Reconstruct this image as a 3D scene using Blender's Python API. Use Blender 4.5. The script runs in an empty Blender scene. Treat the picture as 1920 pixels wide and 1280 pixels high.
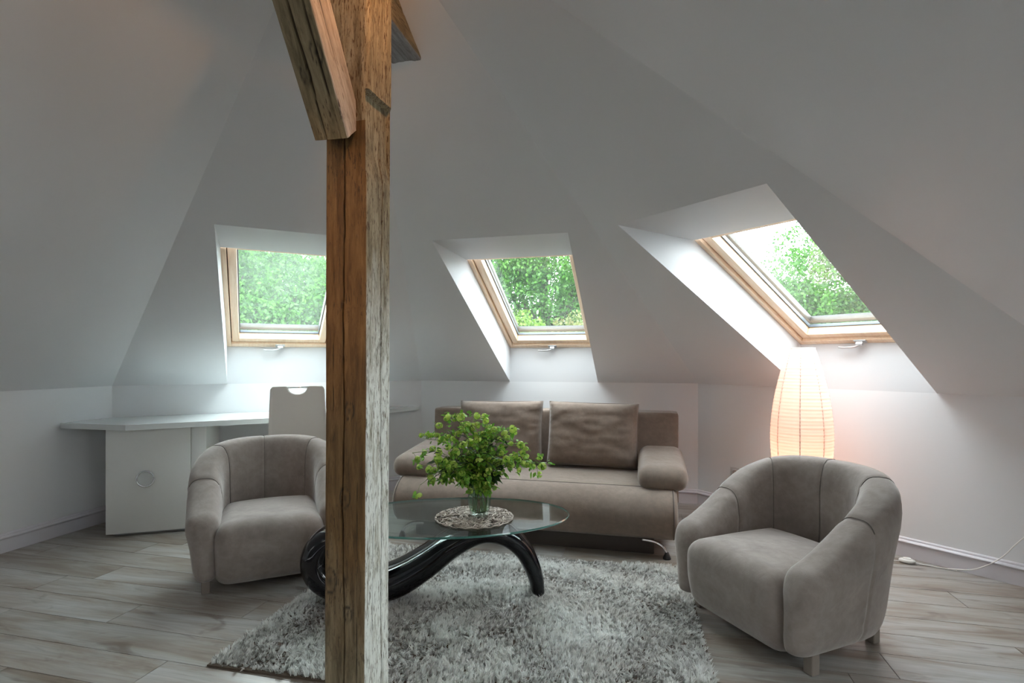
import bpy, bmesh, math, random
import numpy as np
from mathutils import Vector, Matrix, noise as mn
random.seed(7); rng = np.random.default_rng(7)
SC = bpy.context.scene; COL = SC.collection
PI = math.pi

# ------------------------------------------------------------------ camera, world, lights
cam_d = bpy.data.cameras.new('camera'); cam = bpy.data.objects.new('camera', cam_d); COL.objects.link(cam)
cam.location = (0, 0, 1.2); cam.rotation_euler = (PI/2, 0, 0)
cam_d.sensor_width = 36; cam_d.lens = 1012/1920*36; cam_d.shift_y = 34.4/1920; cam_d.clip_start = .02
SC.camera = cam
vs = SC.view_settings; vs.view_transform = 'Standard'; vs.look = 'None'; vs.gamma = 1; vs.use_curve_mapping = False
vs.exposure = 1.4
cy = SC.cycles; cy.max_bounces = 10; cy.diffuse_bounces = 6; cy.glossy_bounces = 4; cy.transmission_bounces = 8
cy.transparent_max_bounces = 24; cy.caustics_reflective = False; cy.caustics_refractive = False
cy.sample_clamp_indirect = 6; cy.use_denoising = True
SKY = 6.0
w = bpy.data.worlds.new('overcast'); SC.world = w; w.use_nodes = True
nt = w.node_tree; bg = nt.nodes['Background']
tc = nt.nodes.new('ShaderNodeTexCoord'); nz = nt.nodes.new('ShaderNodeTexNoise'); nz.inputs['Scale'].default_value = 2.2; nz.inputs['Detail'].default_value = 4
cr = nt.nodes.new('ShaderNodeValToRGB')
cr.color_ramp.elements[0].position = .3; cr.color_ramp.elements[0].color = (.80, .89, 1.0, 1)
cr.color_ramp.elements[1].position = .7; cr.color_ramp.elements[1].color = (.97, .98, 1.0, 1)
nt.links.new(tc.outputs['Generated'], nz.inputs['Vector']); nt.links.new(nz.outputs[0], cr.inputs[0]); nt.links.new(cr.outputs[0], bg.inputs[0])
bg.inputs[1].default_value = SKY
def lamp(name, kind, loc, energy, color, size=.05, target=None, angle=None, blend=.6):
    d = bpy.data.lights.new(name, kind); o = bpy.data.objects.new(name, d); COL.objects.link(o)
    o.location = loc; d.energy = energy; d.color = color
    if kind == 'AREA': d.size = size
    else: d.shadow_soft_size = size
    if kind == 'SPOT': d.spot_size = angle; d.spot_blend = blend
    if target is not None: o.rotation_euler = (Vector(target)-Vector(loc)).to_track_quat('-Z', 'Y').to_euler()
    return o
lamp('spot_on_post_side', 'SPOT', (-.13, 1.22, 2.40), 5.0, (1.0, .50, .22), .02, (-.46, 1.42, 2.20), 2.4, .9)
lamp('spot_on_post_front', 'SPOT', (-1.25, .25, 1.75), 9, (1.0, .50, .15), .05, (-.46, 1.5, 1.45), .62, 1.0)
lamp('rear_fill', 'AREA', (-1.2, -1.2, 2.25), 2, (1.0, .90, .84), .9, (-.2, 2.0, .6))  # unseen fill light, added to lift the room's brightness

# ------------------------------------------------------------------ helpers
def prop(o, label=None, cat=None, group=None, kind=None):
    if label: o['label'] = label
    if cat: o['category'] = cat
    if group: o['group'] = group
    if kind: o['kind'] = kind
    return o
def empty(name, loc=(0, 0, 0), rz=0, label=None, cat=None, group=None, kind=None, matrix=None):
    o = bpy.data.objects.new(name, None); COL.objects.link(o); o.empty_display_size = .1
    if matrix is not None: o.matrix_world = matrix
    else: o.location = loc; o.rotation_euler = (0, 0, rz)
    return prop(o, label, cat, group, kind)
def link(name, me, mats=None, parent=None, loc=None, rz=None, smooth=False):
    o = bpy.data.objects.new(name, me); COL.objects.link(o)
    if mats is not None and not me.materials:
        for m in (mats if isinstance(mats, (list, tuple)) else [mats]): me.materials.append(m)
    if parent: o.parent = parent
    if loc is not None: o.location = loc
    if rz is not None: o.rotation_euler = (0, 0, rz)
    if smooth: me.polygons.foreach_set('use_smooth', [True]*len(me.polygons))
    return o
def mk(name, v, f, mat, parent=None, smooth=False, **k):
    me = bpy.data.meshes.new(name); me.from_pydata([tuple(map(float, p)) for p in v], [], [tuple(q) for q in f]); me.update()
    return link(name, me, mat, parent, smooth=smooth, **k)
def mkbm(name, bm, mat, parent=None, smooth=False, **k):
    bmesh.ops.recalc_face_normals(bm, faces=bm.faces)
    me = bpy.data.meshes.new(name); bm.to_mesh(me); bm.free()
    return link(name, me, mat, parent, smooth=smooth, **k)
def auto_smooth(o, a=35):
    me = o.data; me.polygons.foreach_set('use_smooth', [True]*len(me.polygons))
    bm = bmesh.new(); bm.from_mesh(me)
    for e in bm.edges:
        if len(e.link_faces) != 2 or e.calc_face_angle(0) > math.radians(a): e.smooth = False
    bm.to_mesh(me); bm.free(); return o
def box(bm, lo, hi, bev=0, seg=2, mat=None):
    c = [(a+b)/2 for a, b in zip(lo, hi)]; s = [abs(b-a) for a, b in zip(lo, hi)]
    r = bmesh.ops.create_cube(bm, size=1, matrix=Matrix.Translation(c) @ Matrix.Diagonal((*s, 1)))
    if bev:
        es = {e for v in r['verts'] for e in v.link_edges}
        bmesh.ops.bevel(bm, geom=list(es), offset=bev, segments=seg, profile=.5, affect='EDGES')
def boxo(name, lo, hi, mat, parent=None, bev=0, seg=2, **k):
    bm = bmesh.new(); box(bm, lo, hi, bev, seg); o = mkbm(name, bm, mat, parent, **k)
    return auto_smooth(o) if bev else o
def tube_vf(pts, rad, n=10, closed=False, cap=True, flat=(1, 1), up=None):
    pts = [Vector(p) for p in pts]; N = len(pts); rad = rad if hasattr(rad, '__len__') else [rad]*N
    v = []; f = []
    prev = None
    for i, p in enumerate(pts):
        if closed: t = pts[(i+1) % N]-pts[i-1]
        else: t = pts[min(i+1, N-1)]-pts[max(i-1, 0)]
        t.normalize()
        if up is not None: a = Vector(up); a = (a-t*a.dot(t)).normalized()
        elif prev is None:
            a = Vector((0, 0, 1)) if abs(t.z) < .9 else Vector((1, 0, 0)); a = (a-t*a.dot(t)).normalized()
        else: a = (prev-t*prev.dot(t)).normalized()
        prev = a; b = t.cross(a)
        for j in range(n):
            th = 2*PI*j/n; q = p+a*math.cos(th)*rad[i]*flat[0]+b*math.sin(th)*rad[i]*flat[1]; v.append(q)
    M = N if closed else N-1
    for i in range(M):
        for j in range(n):
            f.append((i*n+j, i*n+(j+1) % n, ((i+1) % N)*n+(j+1) % n, ((i+1) % N)*n+j))
    if cap and not closed:
        f.append(tuple(range(n-1, -1, -1))); f.append(tuple((N-1)*n+j for j in range(n)))
    return v, f
def tube(name, pts, rad, mat, parent=None, n=10, **k):
    kk = {q: k.pop(q) for q in ('closed', 'cap', 'flat', 'up') if q in k}
    v, f = tube_vf(pts, rad, n, **kk); return mk(name, v, f, mat, parent, smooth=True, **k)
def spline(pts, n=8, closed=False):
    P = [Vector(p) for p in pts]; out = []; N = len(P)
    rngi = range(N) if closed else range(N-1)
    for i in rngi:
        if closed: a, b, c, d = P[i-1], P[i], P[(i+1) % N], P[(i+2) % N]
        else: a, b, c, d = P[max(i-1, 0)], P[i], P[i+1], P[min(i+2, N-1)]
        for j in range(n):
            t = j/n; out.append(.5*((2*b)+(c-a)*t+(2*a-5*b+4*c-d)*t*t+(3*b-a-3*c+d)*t**3))
    if not closed: out.append(P[-1].copy())
    return out
def lathe_vf(prof, n=32):
    v = []; f = []
    for r, z in prof:
        for j in range(n): v.append((r*math.cos(2*PI*j/n), r*math.sin(2*PI*j/n), z))
    for i in range(len(prof)-1):
        for j in range(n): f.append((i*n+j, i*n+(j+1) % n, (i+1)*n+(j+1) % n, (i+1)*n+j))
    return v, f
def prism(name, poly, z0, z1, mat, parent=None, bev=0, **k):
    bm = bmesh.new(); a = [bm.verts.new((x, y, z0)) for x, y in poly]; b = [bm.verts.new((x, y, z1)) for x, y in poly]
    n = len(poly); bm.faces.new(a[::-1]); bm.faces.new(b)
    for i in range(n): bm.faces.new((a[i], a[(i+1) % n], b[(i+1) % n], b[i]))
    if bev: bmesh.ops.bevel(bm, geom=[e for e in bm.edges], offset=bev, segments=2, affect='EDGES')
    o = mkbm(name, bm, mat, parent, **k); return auto_smooth(o) if bev else o
def merge(parts):
    V = []; F = []
    for v, f in parts:
        o = len(V); V += list(v); F += [tuple(i+o for i in q) for q in f]
    return V, F

# ------------------------------------------------------------------ materials
def nodes(name):
    m = bpy.data.materials.new(name); m.use_nodes = True; nt = m.node_tree; b = nt.nodes['Principled BSDF']; return m, nt, b
def N(nt, t, **k):
    n = nt.nodes.new('ShaderNode'+t)
    for a, v in k.items():
        if a in n.inputs: n.inputs[a].default_value = v
        else: setattr(n, a, v)
    return n
def L(nt, a, b): nt.links.new(a, b)
def ramp(nt, src, stops):
    r = N(nt, 'ValToRGB'); e = r.color_ramp.elements
    while len(e) < len(stops): e.new(.5)
    for q, (p, c) in zip(e, stops): q.position = p; q.color = (*c, 1) if len(c) == 3 else c
    L(nt, src, r.inputs[0]); return r.outputs[0]
def mapped(nt, scale, coord='Object', offset=None):
    t = N(nt, 'TexCoord'); mp = N(nt, 'Mapping'); mp.inputs['Scale'].default_value = scale
    L(nt, t.outputs[coord], mp.inputs[0])
    if offset is not None: L(nt, offset, mp.inputs['Location'])
    return mp.outputs[0]
def noise_(nt, vec, scale, detail=4, rough=.55, dist=0):
    n = N(nt, 'TexNoise', Scale=scale, Detail=detail, Roughness=rough, Distortion=dist); L(nt, vec, n.inputs['Vector']); return n.outputs[0]
def mixc(nt, fac, a, b, mode='MIX'):
    m = N(nt, 'Mix', data_type='RGBA', blend_type=mode)
    for s, q in ((m.inputs[0], fac), (m.inputs[6], a), (m.inputs[7], b)):
        if hasattr(q, 'links'): L(nt, q, s)
        else: s.default_value = q if isinstance(q, (int, float)) else (*q, 1)
    return m.outputs[2]
def bump(nt, b, h, strength=.3, dist=.01):
    n = N(nt, 'Bump', Strength=strength, Distance=dist); L(nt, h, n.inputs['Height']); L(nt, n.outputs[0], b.inputs['Normal'])
def simple(name, col, rough=.5, metal=0, **k):
    m, nt, b = nodes(name); b.inputs['Base Color'].default_value = (*col, 1); b.inputs['Roughness'].default_value = rough; b.inputs['Metallic'].default_value = metal
    for a, v in k.items(): b.inputs[a.replace('_', ' ')].default_value = v
    return m
def paint(name, col, rough=.6, bs=.05):
    m, nt, b = nodes(name); v = mapped(nt, (1, 1, 1)); n1 = noise_(nt, v, 1.3, 3); 
    c = mixc(nt, n1, tuple(x*.96 for x in col), tuple(min(1, x*1.03) for x in col)); L(nt, c, b.inputs['Base Color'])
    b.inputs['Roughness'].default_value = rough; bump(nt, b, noise_(nt, v, 180, 2), bs, .002); return m
M = {}
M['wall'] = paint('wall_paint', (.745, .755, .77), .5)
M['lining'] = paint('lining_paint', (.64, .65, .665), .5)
M['base'] = paint('baseboard_paint', (.66, .64, .68), .35, .02)
M['white'] = simple('white_lacquer', (.70, .73, .72), .18)
M['white_door'] = simple('white_door_lacquer', (.76, .77, .745), .3)
M['toe'] = simple('grey_toe_kick', (.42, .43, .42), .35, .4)
M['chrome'] = simple('chrome', (.78, .79, .80), .15, 1)
M['satin'] = simple('satin_aluminium', (.62, .64, .66), .32, 1)
M['black_rubber'] = simple('black_rubber', (.02, .02, .022), .5)
M['gasket'] = simple('grey_gasket', (.10, .12, .14), .4)
M['rail'] = simple('grey_rail', (.022, .025, .027), .5, 0)
M['gloss_black'] = simple('gloss_black', (.004, .004, .006), .05, 0)
M['plastic'] = simple('white_plastic', (.82, .81, .78), .35)
M['socket'] = simple('socket_grey', (.50, .50, .50), .4)
M['dark'] = simple('dark_hole', (.03, .03, .03), .6)
M['plinth'] = simple('dark_plinth_fabric', (.075, .062, .055), .85)
M['leather'] = simple('white_leatherette', (.80, .79, .75), .42)
M['leg_wood'] = simple('greyed_leg_wood', (.26, .22, .19), .45)

def fabric(name, a, b_, sheen=.5):
    m, nt, b = nodes(name); v = mapped(nt, (1, 1, 1))
    n1 = noise_(nt, v, 5.5, 5, .6, .8); n2 = noise_(nt, v, 30, 4, .6, .2)
    f1 = ramp(nt, n1, [(.35, (0, 0, 0)), (.68, (1, 1, 1))])
    c = mixc(nt, f1, a, b_); f2 = ramp(nt, n2, [(.40, (.92, .92, .92)), (.64, (1.04, 1.04, 1.04))]); c = mixc(nt, 1.0, c, f2, 'MULTIPLY')
    L(nt, c, b.inputs['Base Color']); b.inputs['Roughness'].default_value = .92
    b.inputs['Sheen Weight'].default_value = sheen; b.inputs['Sheen Roughness'].default_value = .45; b.inputs['Sheen Tint'].default_value = (.95, .92, .9, 1)
    b.inputs['Specular IOR Level'].default_value = .2
    mx = N(nt, 'Math', operation='MULTIPLY_ADD'); mx.inputs[1].default_value = .12; L(nt, noise_(nt, v, 420, 2), mx.inputs[0]); L(nt, noise_(nt, v, 9, 3, .5, .6), mx.inputs[2])
    bump(nt, b, mx.outputs[0], .35, .012); return m
M['suede'] = fabric('taupe_suede', (.245, .207, .185), (.315, .270, .245), .6)
M['sofa'] = fabric('brown_suede', (.205, .158, .127), (.245, .192, .157), .38)
M['seam'] = simple('seam_thread', (.15, .128, .115), .9)

def pine():
    m, nt, b = nodes('clear_pine'); v = mapped(nt, (1, 1, 1)); wv = N(nt, 'TexNoise', Scale=14, Detail=4, Roughness=.6, Distortion=.6)
    mp = mapped(nt, (4, .35, 4)); L(nt, mp, wv.inputs['Vector'])
    c = ramp(nt, wv.outputs[0], [(.3, (.78, .56, .38)), (.7, (.88, .70, .52))]); L(nt, c, b.inputs['Base Color'])
    b.inputs['Roughness'].default_value = .35; return m
M['pine'] = pine()

def post_wood(name, kind):
    m, nt, b = nodes(name); v = mapped(nt, (1, 1, .12)); vf = mapped(nt, (1, 1, .06)); vo = mapped(nt, (1, 1, 1))
    g = noise_(nt, v, 55, 6, .7, .5)      # grain
    g2 = noise_(nt, mapped(nt, (1, 1, .16)), 210, 3, .65)        # fine flecks
    big = noise_(nt, vo, 3.5, 4, .6, .5)
    if kind == 'amber': cols = [(.30, (.060, .028, .008)), (.5, (.165, .086, .026)), (.7, (.25, .145, .052))]
    elif kind == 'grey': cols = [(.3, (.15, .14, .14)), (.5, (.30, .29, .29)), (.7, (.42, .41, .42))]
    elif kind == 'tan': cols = [(.30, (.22, .16, .11)), (.5, (.42, .34, .26)), (.7, (.56, .47, .38))]
    elif kind == 'olive': cols = [(.30, (.10, .075, .035)), (.5, (.25, .19, .10)), (.7, (.36, .29, .17))]
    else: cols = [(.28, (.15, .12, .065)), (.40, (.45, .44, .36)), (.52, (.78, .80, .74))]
    c = ramp(nt, g, cols)
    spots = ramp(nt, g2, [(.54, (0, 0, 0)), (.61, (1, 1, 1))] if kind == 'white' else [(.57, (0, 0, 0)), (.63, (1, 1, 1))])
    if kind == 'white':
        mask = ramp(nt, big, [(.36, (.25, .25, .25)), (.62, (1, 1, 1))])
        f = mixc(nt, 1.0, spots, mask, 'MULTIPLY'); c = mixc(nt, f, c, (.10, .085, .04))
    else:
        c = mixc(nt, 1.0, c, ramp(nt, big, [(.3, (.78, .78, .78)), (.7, (1.15, 1.15, 1.15))]), 'MULTIPLY')
        mask = ramp(nt, noise_(nt, vo, 9, 3), [(.45, (0, 0, 0)), (.6, (.85, .85, .85))]); f = mixc(nt, 1.0, spots, mask, 'MULTIPLY'); c = mixc(nt, f, c, (.045, .022, .010))
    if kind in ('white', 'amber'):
        # whitewash turns tan higher up; amber's painted warm light fades greener lower down
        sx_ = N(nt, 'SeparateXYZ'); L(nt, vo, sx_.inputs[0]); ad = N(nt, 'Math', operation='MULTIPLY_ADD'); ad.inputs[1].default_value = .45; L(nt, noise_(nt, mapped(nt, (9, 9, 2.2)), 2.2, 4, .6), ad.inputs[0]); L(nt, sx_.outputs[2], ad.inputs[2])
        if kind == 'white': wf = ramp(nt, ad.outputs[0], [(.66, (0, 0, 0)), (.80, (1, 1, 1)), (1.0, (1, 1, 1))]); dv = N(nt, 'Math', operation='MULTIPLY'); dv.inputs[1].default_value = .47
        else: wf = ramp(nt, ad.outputs[0], [(.24, (1, 1, 1)), (.42, (0, 0, 0))]); dv = N(nt, 'Math', operation='MULTIPLY'); dv.inputs[1].default_value = .45
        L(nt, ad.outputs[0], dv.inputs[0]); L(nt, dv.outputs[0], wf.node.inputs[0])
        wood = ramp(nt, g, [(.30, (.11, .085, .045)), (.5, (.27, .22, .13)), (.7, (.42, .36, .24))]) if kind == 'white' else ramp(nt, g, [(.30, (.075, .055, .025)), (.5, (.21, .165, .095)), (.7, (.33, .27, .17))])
        if kind == 'amber': wood = mixc(nt, f, wood, (.04, .025, .012))
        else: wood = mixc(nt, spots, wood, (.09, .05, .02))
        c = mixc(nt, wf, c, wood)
    at = N(nt, 'Attribute'); at.attribute_name = 'crack'
    c = mixc(nt, at.outputs['Fac'], c, (.018, .012, .008))
    L(nt, c, b.inputs['Base Color']); b.inputs['Roughness'].default_value = .72
    mx = N(nt, 'Math', operation='ADD'); L(nt, g, mx.inputs[0]); L(nt, g2, mx.inputs[1]); bump(nt, b, mx.outputs[0], .55, .003); return m
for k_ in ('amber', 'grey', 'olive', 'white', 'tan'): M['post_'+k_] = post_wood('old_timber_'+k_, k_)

def plank_mat():
    m, nt, b = nodes('greyed_oak_laminate'); oi = N(nt, 'ObjectInfo'); rnd = oi.outputs['Random']
    mul = N(nt, 'Math', operation='MULTIPLY'); mul.inputs[1].default_value = 37.0; L(nt, rnd, mul.inputs[0])
    cx = N(nt, 'CombineXYZ'); L(nt, mul.outputs[0], cx.inputs[0]); L(nt, mul.outputs[0], cx.inputs[1])
    v1 = mapped(nt, (.9, 5.5, 1), offset=cx.outputs[0]); v2 = mapped(nt, (1.3, 30, 1), offset=cx.outputs[0]); v3 = mapped(nt, (1.6, 5, 1), offset=cx.outputs[0])
    base = ramp(nt, noise_(nt, v1, 1.6, 5, .6, 1.0), [(.30, (.215, .165, .125)), (.44, (.32, .28, .24)), (.58, (.40, .39, .37)), (.75, (.47, .475, .47))])
    gr = ramp(nt, noise_(nt, v2, 2.4, 4, .65, .3), [(.3, (.80, .80, .80)), (.7, (1.08, 1.08, 1.08))]); c = mixc(nt, 1.0, base, gr, 'MULTIPLY')
    kn = ramp(nt, noise_(nt, v3, 1.5, 3, .55, 1.4), [(.60, (0, 0, 0)), (.74, (.75, .75, .75))]); c = mixc(nt, kn, c, (.12, .085, .065))
    tone = ramp(nt, rnd, [(0, (.86, .84, .81)), (.5, (1, .99, .98)), (1, (1.1, 1.11, 1.13))]); c = mixc(nt, 1.0, c, tone, 'MULTIPLY')
    L(nt, c, b.inputs['Base Color']); b.inputs['Roughness'].default_value = .30; b.inputs['Specular IOR Level'].default_value = .5
    bump(nt, b, noise_(nt, v2, 2.4, 4), .12, .002); return m
M['plank'] = plank_mat()
M['subfloor'] = simple('dark_joint', (.05, .04, .035), .8)

def glassy(name, tint=(1, 1, 1), haze=0.0, ior=1.5, rough=0.0, hz_scale=3.0):
    m = bpy.data.materials.new(name); m.use_nodes = True; nt = m.node_tree; nt.nodes.remove(nt.nodes['Principled BSDF']); out = nt.nodes['Material Output']
    tr = N(nt, 'BsdfTransparent'); tr.inputs[0].default_value = (*tint, 1); gl = N(nt, 'BsdfGlossy'); gl.inputs['Roughness'].default_value = rough
    fr = N(nt, 'Fresnel'); gb = N(nt, 'NewGeometry'); ma = N(nt, 'Math', operation='MULTIPLY_ADD'); ma.inputs[1].default_value = 1/ior-ior; ma.inputs[2].default_value = ior
    L(nt, gb.outputs['Backfacing'], ma.inputs[0]); L(nt, ma.outputs[0], fr.inputs[0])      # thin pane: the same reflectance from either side
    mx = N(nt, 'MixShader'); L(nt, fr.outputs[0], mx.inputs[0]); L(nt, tr.outputs[0], mx.inputs[1]); L(nt, gl.outputs[0], mx.inputs[2])
    last = mx.outputs[0]
    if haze:
        tl = N(nt, 'BsdfTranslucent'); tl.inputs[0].default_value = (.9, .95, .95, 1)
        v = mapped(nt, (1, 1, 1)); r = ramp(nt, noise_(nt, v, hz_scale, 5, .6), [(.3, (haze*.5,)*3), (.7, (haze*1.5,)*3)])
        m2 = N(nt, 'MixShader'); L(nt, r, m2.inputs[0]); L(nt, last, m2.inputs[1]); L(nt, tl.outputs[0], m2.inputs[2]); last = m2.outputs[0]
    L(nt, last, out.inputs[0]); return m
M['pane'] = glassy('window_glass', (.97, 1, .985), .0035)
M['pane_hazy'] = glassy('hazy_window_glass', (.95, 1, .98), .011)
M['table_glass'] = glassy('table_glass', (.86, .93, .91), 0, 1.62)
M['glass_edge'] = simple('green_glass_edge', (.05, .20, .17), .1, 0, Transmission_Weight=.3)
M['vase_glass'] = glassy('vase_glass', (.88, .94, .91), 0, 1.75)
M['water'] = glassy('vase_water', (.86, .93, .84), 0, 1.33)

def leafmat(name, c1, c2, trans=.45, per_obj=False):
    m, nt, b = nodes(name); out = nt.nodes['Material Output']
    g = N(nt, 'NewGeometry'); c = ramp(nt, g.outputs['Random Per Island'], [(0, c1), (1, c2)])
    L(nt, c, b.inputs['Base Color']); b.inputs['Roughness'].default_value = .55
    tl = N(nt, 'BsdfTranslucent'); L(nt, c, tl.inputs[0]); mx = N(nt, 'MixShader'); mx.inputs[0].default_value = trans
    L(nt, b.outputs[0], mx.inputs[1]); L(nt, tl.outputs[0], mx.inputs[2]); L(nt, mx.outputs[0], out.inputs[0]); return m
M['leaf_tree'] = leafmat('oak_leaf', (.014, .068, .008), (.065, .19, .018))
M['leaf_tree2'] = leafmat('pale_leaf', (.045, .12, .008), (.12, .21, .02))
M['leaf_bush'] = leafmat('reddish_bush_leaf', (.06, .11, .02), (.17, .15, .05))
M['bark'] = simple('dark_bark', (.035, .028, .022), .9)
M['grass'] = simple('meadow', (.05, .09, .02), .9)

# ------------------------------------------------------------------ room shell
K = 1.004
P0 = Vector((-3.0062, 4.0567)); P1 = Vector((-.8583, 5.1052)); P2 = Vector((1.5508, 4.5013)); P3 = Vector((2.9317, 2.5423))
dl = Vector((.228, .9737)); dr = Vector((-.1736, -.9848))
PL = P0-dl*6.2; PR = P3+dr*4.5
AP = Vector((-.4876, 1.5365, 2.6354)); AB = Vector((-1.25, -1.95, 2.6354))
ring = [PL, P0, P1, P2, P3, PR]                      # clockwise seen from above
def v3(p, z=0): return Vector((p.x, p.y, z))
def wallmesh(name, a, b, top=K):
    return prop(mk(name, [v3(a), v3(b), v3(b, top), v3(a, top)], [(0, 1, 2, 3)], M['wall']), kind='structure')
for nm, a, b in (('wall_left', PL, P0), ('wall_back_left', P0, P1), ('wall_back', P1, P2), ('wall_back_right', P2, P3), ('wall_right', P3, PR)):
    wallmesh(nm, a, b)
prop(mk('wall_front', [v3(PR), v3(PL), v3(PL, K), AB, v3(PR, K)], [(0, 1, 2, 3, 4)], M['wall']), kind='structure')
WW = .7905; OL = 2.0336; RISE = .30; UU = (.7657, .8655, .8432)
n_win = 0
def slope(a, b, us, hazy):
    """the slope above wall a-b with an opening at every u"""
    A = v3(a, K); B = v3(b, K); h = (B-A).normalized(); n = h.cross(AP-A).normalized(); s = n.cross(h).normalized()
    if s.z < 0: s = -s
    vs_ = [A]
    for u in us: vs_ += [A+h*u, A+h*u+s*OL, A+h*(u+WW)+s*OL, A+h*(u+WW)]
    vs_ += [B, AP]
    prop(mk('ceiling', vs_, [tuple(range(len(vs_)))], M['wall']), kind='structure')
    for u in us: skylight(a, b, u, hazy)
def skylight(a, b, u0, hazy):
    """the lining and the pine pivot window of one opening"""
    global n_win; n_win += 1
    A = v3(a, K); B = v3(b, K); h = (B-A).normalized(); n = h.cross(AP-A).normalized(); s = n.cross(h).normalized()
    if s.z < 0: s = -s
    m = h.cross(s).normalized()
    O = lambda u, v: A+h*(u0+u)+s*v
    lf = (O(0, OL).z-(K+RISE))/s.z
    Fp = lambda u, v: O(u, 0)+Vector((0, 0, RISE))+s*v
    mat = Matrix((( *(h.x, s.x, m.x), Fp(0, 0).x), (*(h.y, s.y, m.y), Fp(0, 0).y), (*(h.z, s.z, m.z), Fp(0, 0).z), (0, 0, 0, 1)))
    w = empty('window_%d' % n_win, kind='structure', matrix=mat)
    inv = mat.inverted(); T = lambda p: inv @ p
    bk_ = Vector((0, 0, -.125)); V = [T(O(0, 0)), T(O(WW, 0)), T(Fp(WW, 0)), T(Fp(0, 0)), T(O(0, OL)), T(O(WW, OL)), T(Fp(WW, lf)), T(Fp(0, lf))]
    V += [V[3]+bk_, V[2]+bk_, V[6]+bk_+Vector((0, .045, 0)), V[7]+bk_+Vector((0, .045, 0))]
    for q in ((0, 1, 2, 3, 9, 8), (4, 5, 6, 7), (0, 3, 7, 4, 8, 11), (1, 2, 6, 5, 9, 10)):
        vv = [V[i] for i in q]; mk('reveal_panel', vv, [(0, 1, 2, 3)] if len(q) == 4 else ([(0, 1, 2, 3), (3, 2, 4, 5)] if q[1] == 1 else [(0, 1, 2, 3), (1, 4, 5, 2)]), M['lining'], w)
    lf += .045
    def bars(nm, x0, x1, y0, y1, wd, z0, z1, mt, bv=.003, wb=None):
        wb = wb or wd
        for lo, hi in (((x0, y0, z0), (x0+wd, y1, z1)), ((x1-wd, y0, z0), (x1, y1, z1)), ((x0+wd, y0, z0), (x1-wd, y0+wb, z1)), ((x0+wd, y1-wd, z0), (x1-wd, y1, z1))):
            boxo(nm, lo, hi, mt, w, bv, 2)
    bars('frame_bar', 0, WW, 0, lf, .030, -.125, -.004, M['pine'], wb=.05)
    bars('shadow_gap', .030, WW-.030, .05, lf-.03, .006, -.125, -.055, M['dark'], 0)
    bars('sash_bar', .036, WW-.036, .056, lf-.036, .052, -.105, -.022, M['pine'], .004)
    bars('gasket', .088, WW-.088, .108, lf-.088, .009, -.098, -.078, M['gasket'], 0)
    bars('outer_rail', .050, WW-.050, .075, lf-.05, .040, -.165, -.126, M['rail'], .004)
    boxo('pane', (.088, .108, -.094), (WW-.088, lf-.088, -.088), M['pane_hazy'] if hazy else M['pane'], w)
    hb = empty('handle', kind=None); hb.parent = w; hb.location = (WW*.5, .040, 0)
    boxo('back_plate', (-.036, -.024, -.004), (.036, .012, .003), M['satin'], hb, .002)
    boxo('lever_hub', (-.020, -.014, .003), (.020, .010, .030), M['satin'], hb, .004)
    tube('lever', spline([(.012, -.002, .022), (-.015, -.006, .034), (-.05, -.010, .040), (-.10, -.012, .040), (-.125, -.010, .037)], 5), [.0085]*18+[.0075]*3, M['satin'], hb, 8, flat=(.7, 1))
    return w
slope(P0, P1, [UU[0]], True); slope(P1, P2, [UU[1]], False); slope(P2, P3, [UU[2]], False)
prop(mk('ceiling', [v3(PL, K), AP, AB], [(0, 1, 2)], M['wall']), kind='structure')
slope(P3, PR, [2.07, 3.15], False); slope(PL, P0, [.65, 1.73], False)          # unseen windows behind the camera, added for daylight from both sides
prop(mk('ceiling', [v3(PR, K), AP, AB], [(0, 2, 1)], M['wall']), kind='structure')
# floor: dark slab with every laminate plank a piece
fl = prop(mk('floor', [v3(p, -.012) for p in ring]+[v3(p, -.15) for p in ring], [tuple(range(6))]+[(i, (i+1) % 6, 6+(i+1) % 6, 6+i) for i in range(6)], M['subfloor']), kind='structure')
def clip(poly, a, b):
    out = []; n = Vector((b.y-a.y, -(b.x-a.x)))       # inside = right of a->b
    for i in range(len(poly)):
        p, q = poly[i], poly[(i+1) % len(poly)]; dp, dq = (p-a).dot(n), (q-a).dot(n)
        if dp >= 0: out.append(p)
        if (dp >= 0) != (dq >= 0): out.append(p+(q-p)*(dp/(dp-dq)))
    return out
ANG = -.243; ex = Vector((math.cos(ANG), math.sin(ANG))); ey = Vector((-ex.y, ex.x)); PWD = .187; PLN = 1.29
org = Vector((-1.2, 2.11)); row = -22
for r in range(-14, 20):
    off = (r*.437+.13*(r % 3)) % PLN
    for c in range(-4, 5):
        x0 = c*PLN+off; y0 = r*PWD
        q = [org+ex*x+ey*y for x, y in ((x0+.0016, y0+.0016), (x0+PLN-.0016, y0+.0016), (x0+PLN-.0016, y0+PWD-.0016), (x0+.0016, y0+PWD-.0016))]
        for i in range(6):
            q = clip(q, ring[i], ring[(i+1) % 6])
            if len(q) < 3: break
        if len(q) < 3: continue
        ctr = org+ex*(x0+PLN/2)+ey*(y0+PWD/2)
        if max(p.y for p in q) < .9: continue
        loc = [((p-ctr).dot(ex), (p-ctr).dot(ey)) for p in q]; n = len(loc)
        mk('plank', [(x, y, 0) for x, y in loc]+[(x, y, -.011) for x, y in loc], [tuple(range(n))]+[(i, n+i, n+(i+1) % n, (i+1) % n) for i in range(n)], M['plank'], fl, loc=(ctr.x, ctr.y, 0), rz=ANG)
# the floor behind the camera
q = [org+ex*x+ey*y for x, y in ((-7, -6), (7, -6), (7, -5.75*PWD*1.0), (-7, -5.75*PWD))]
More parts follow.
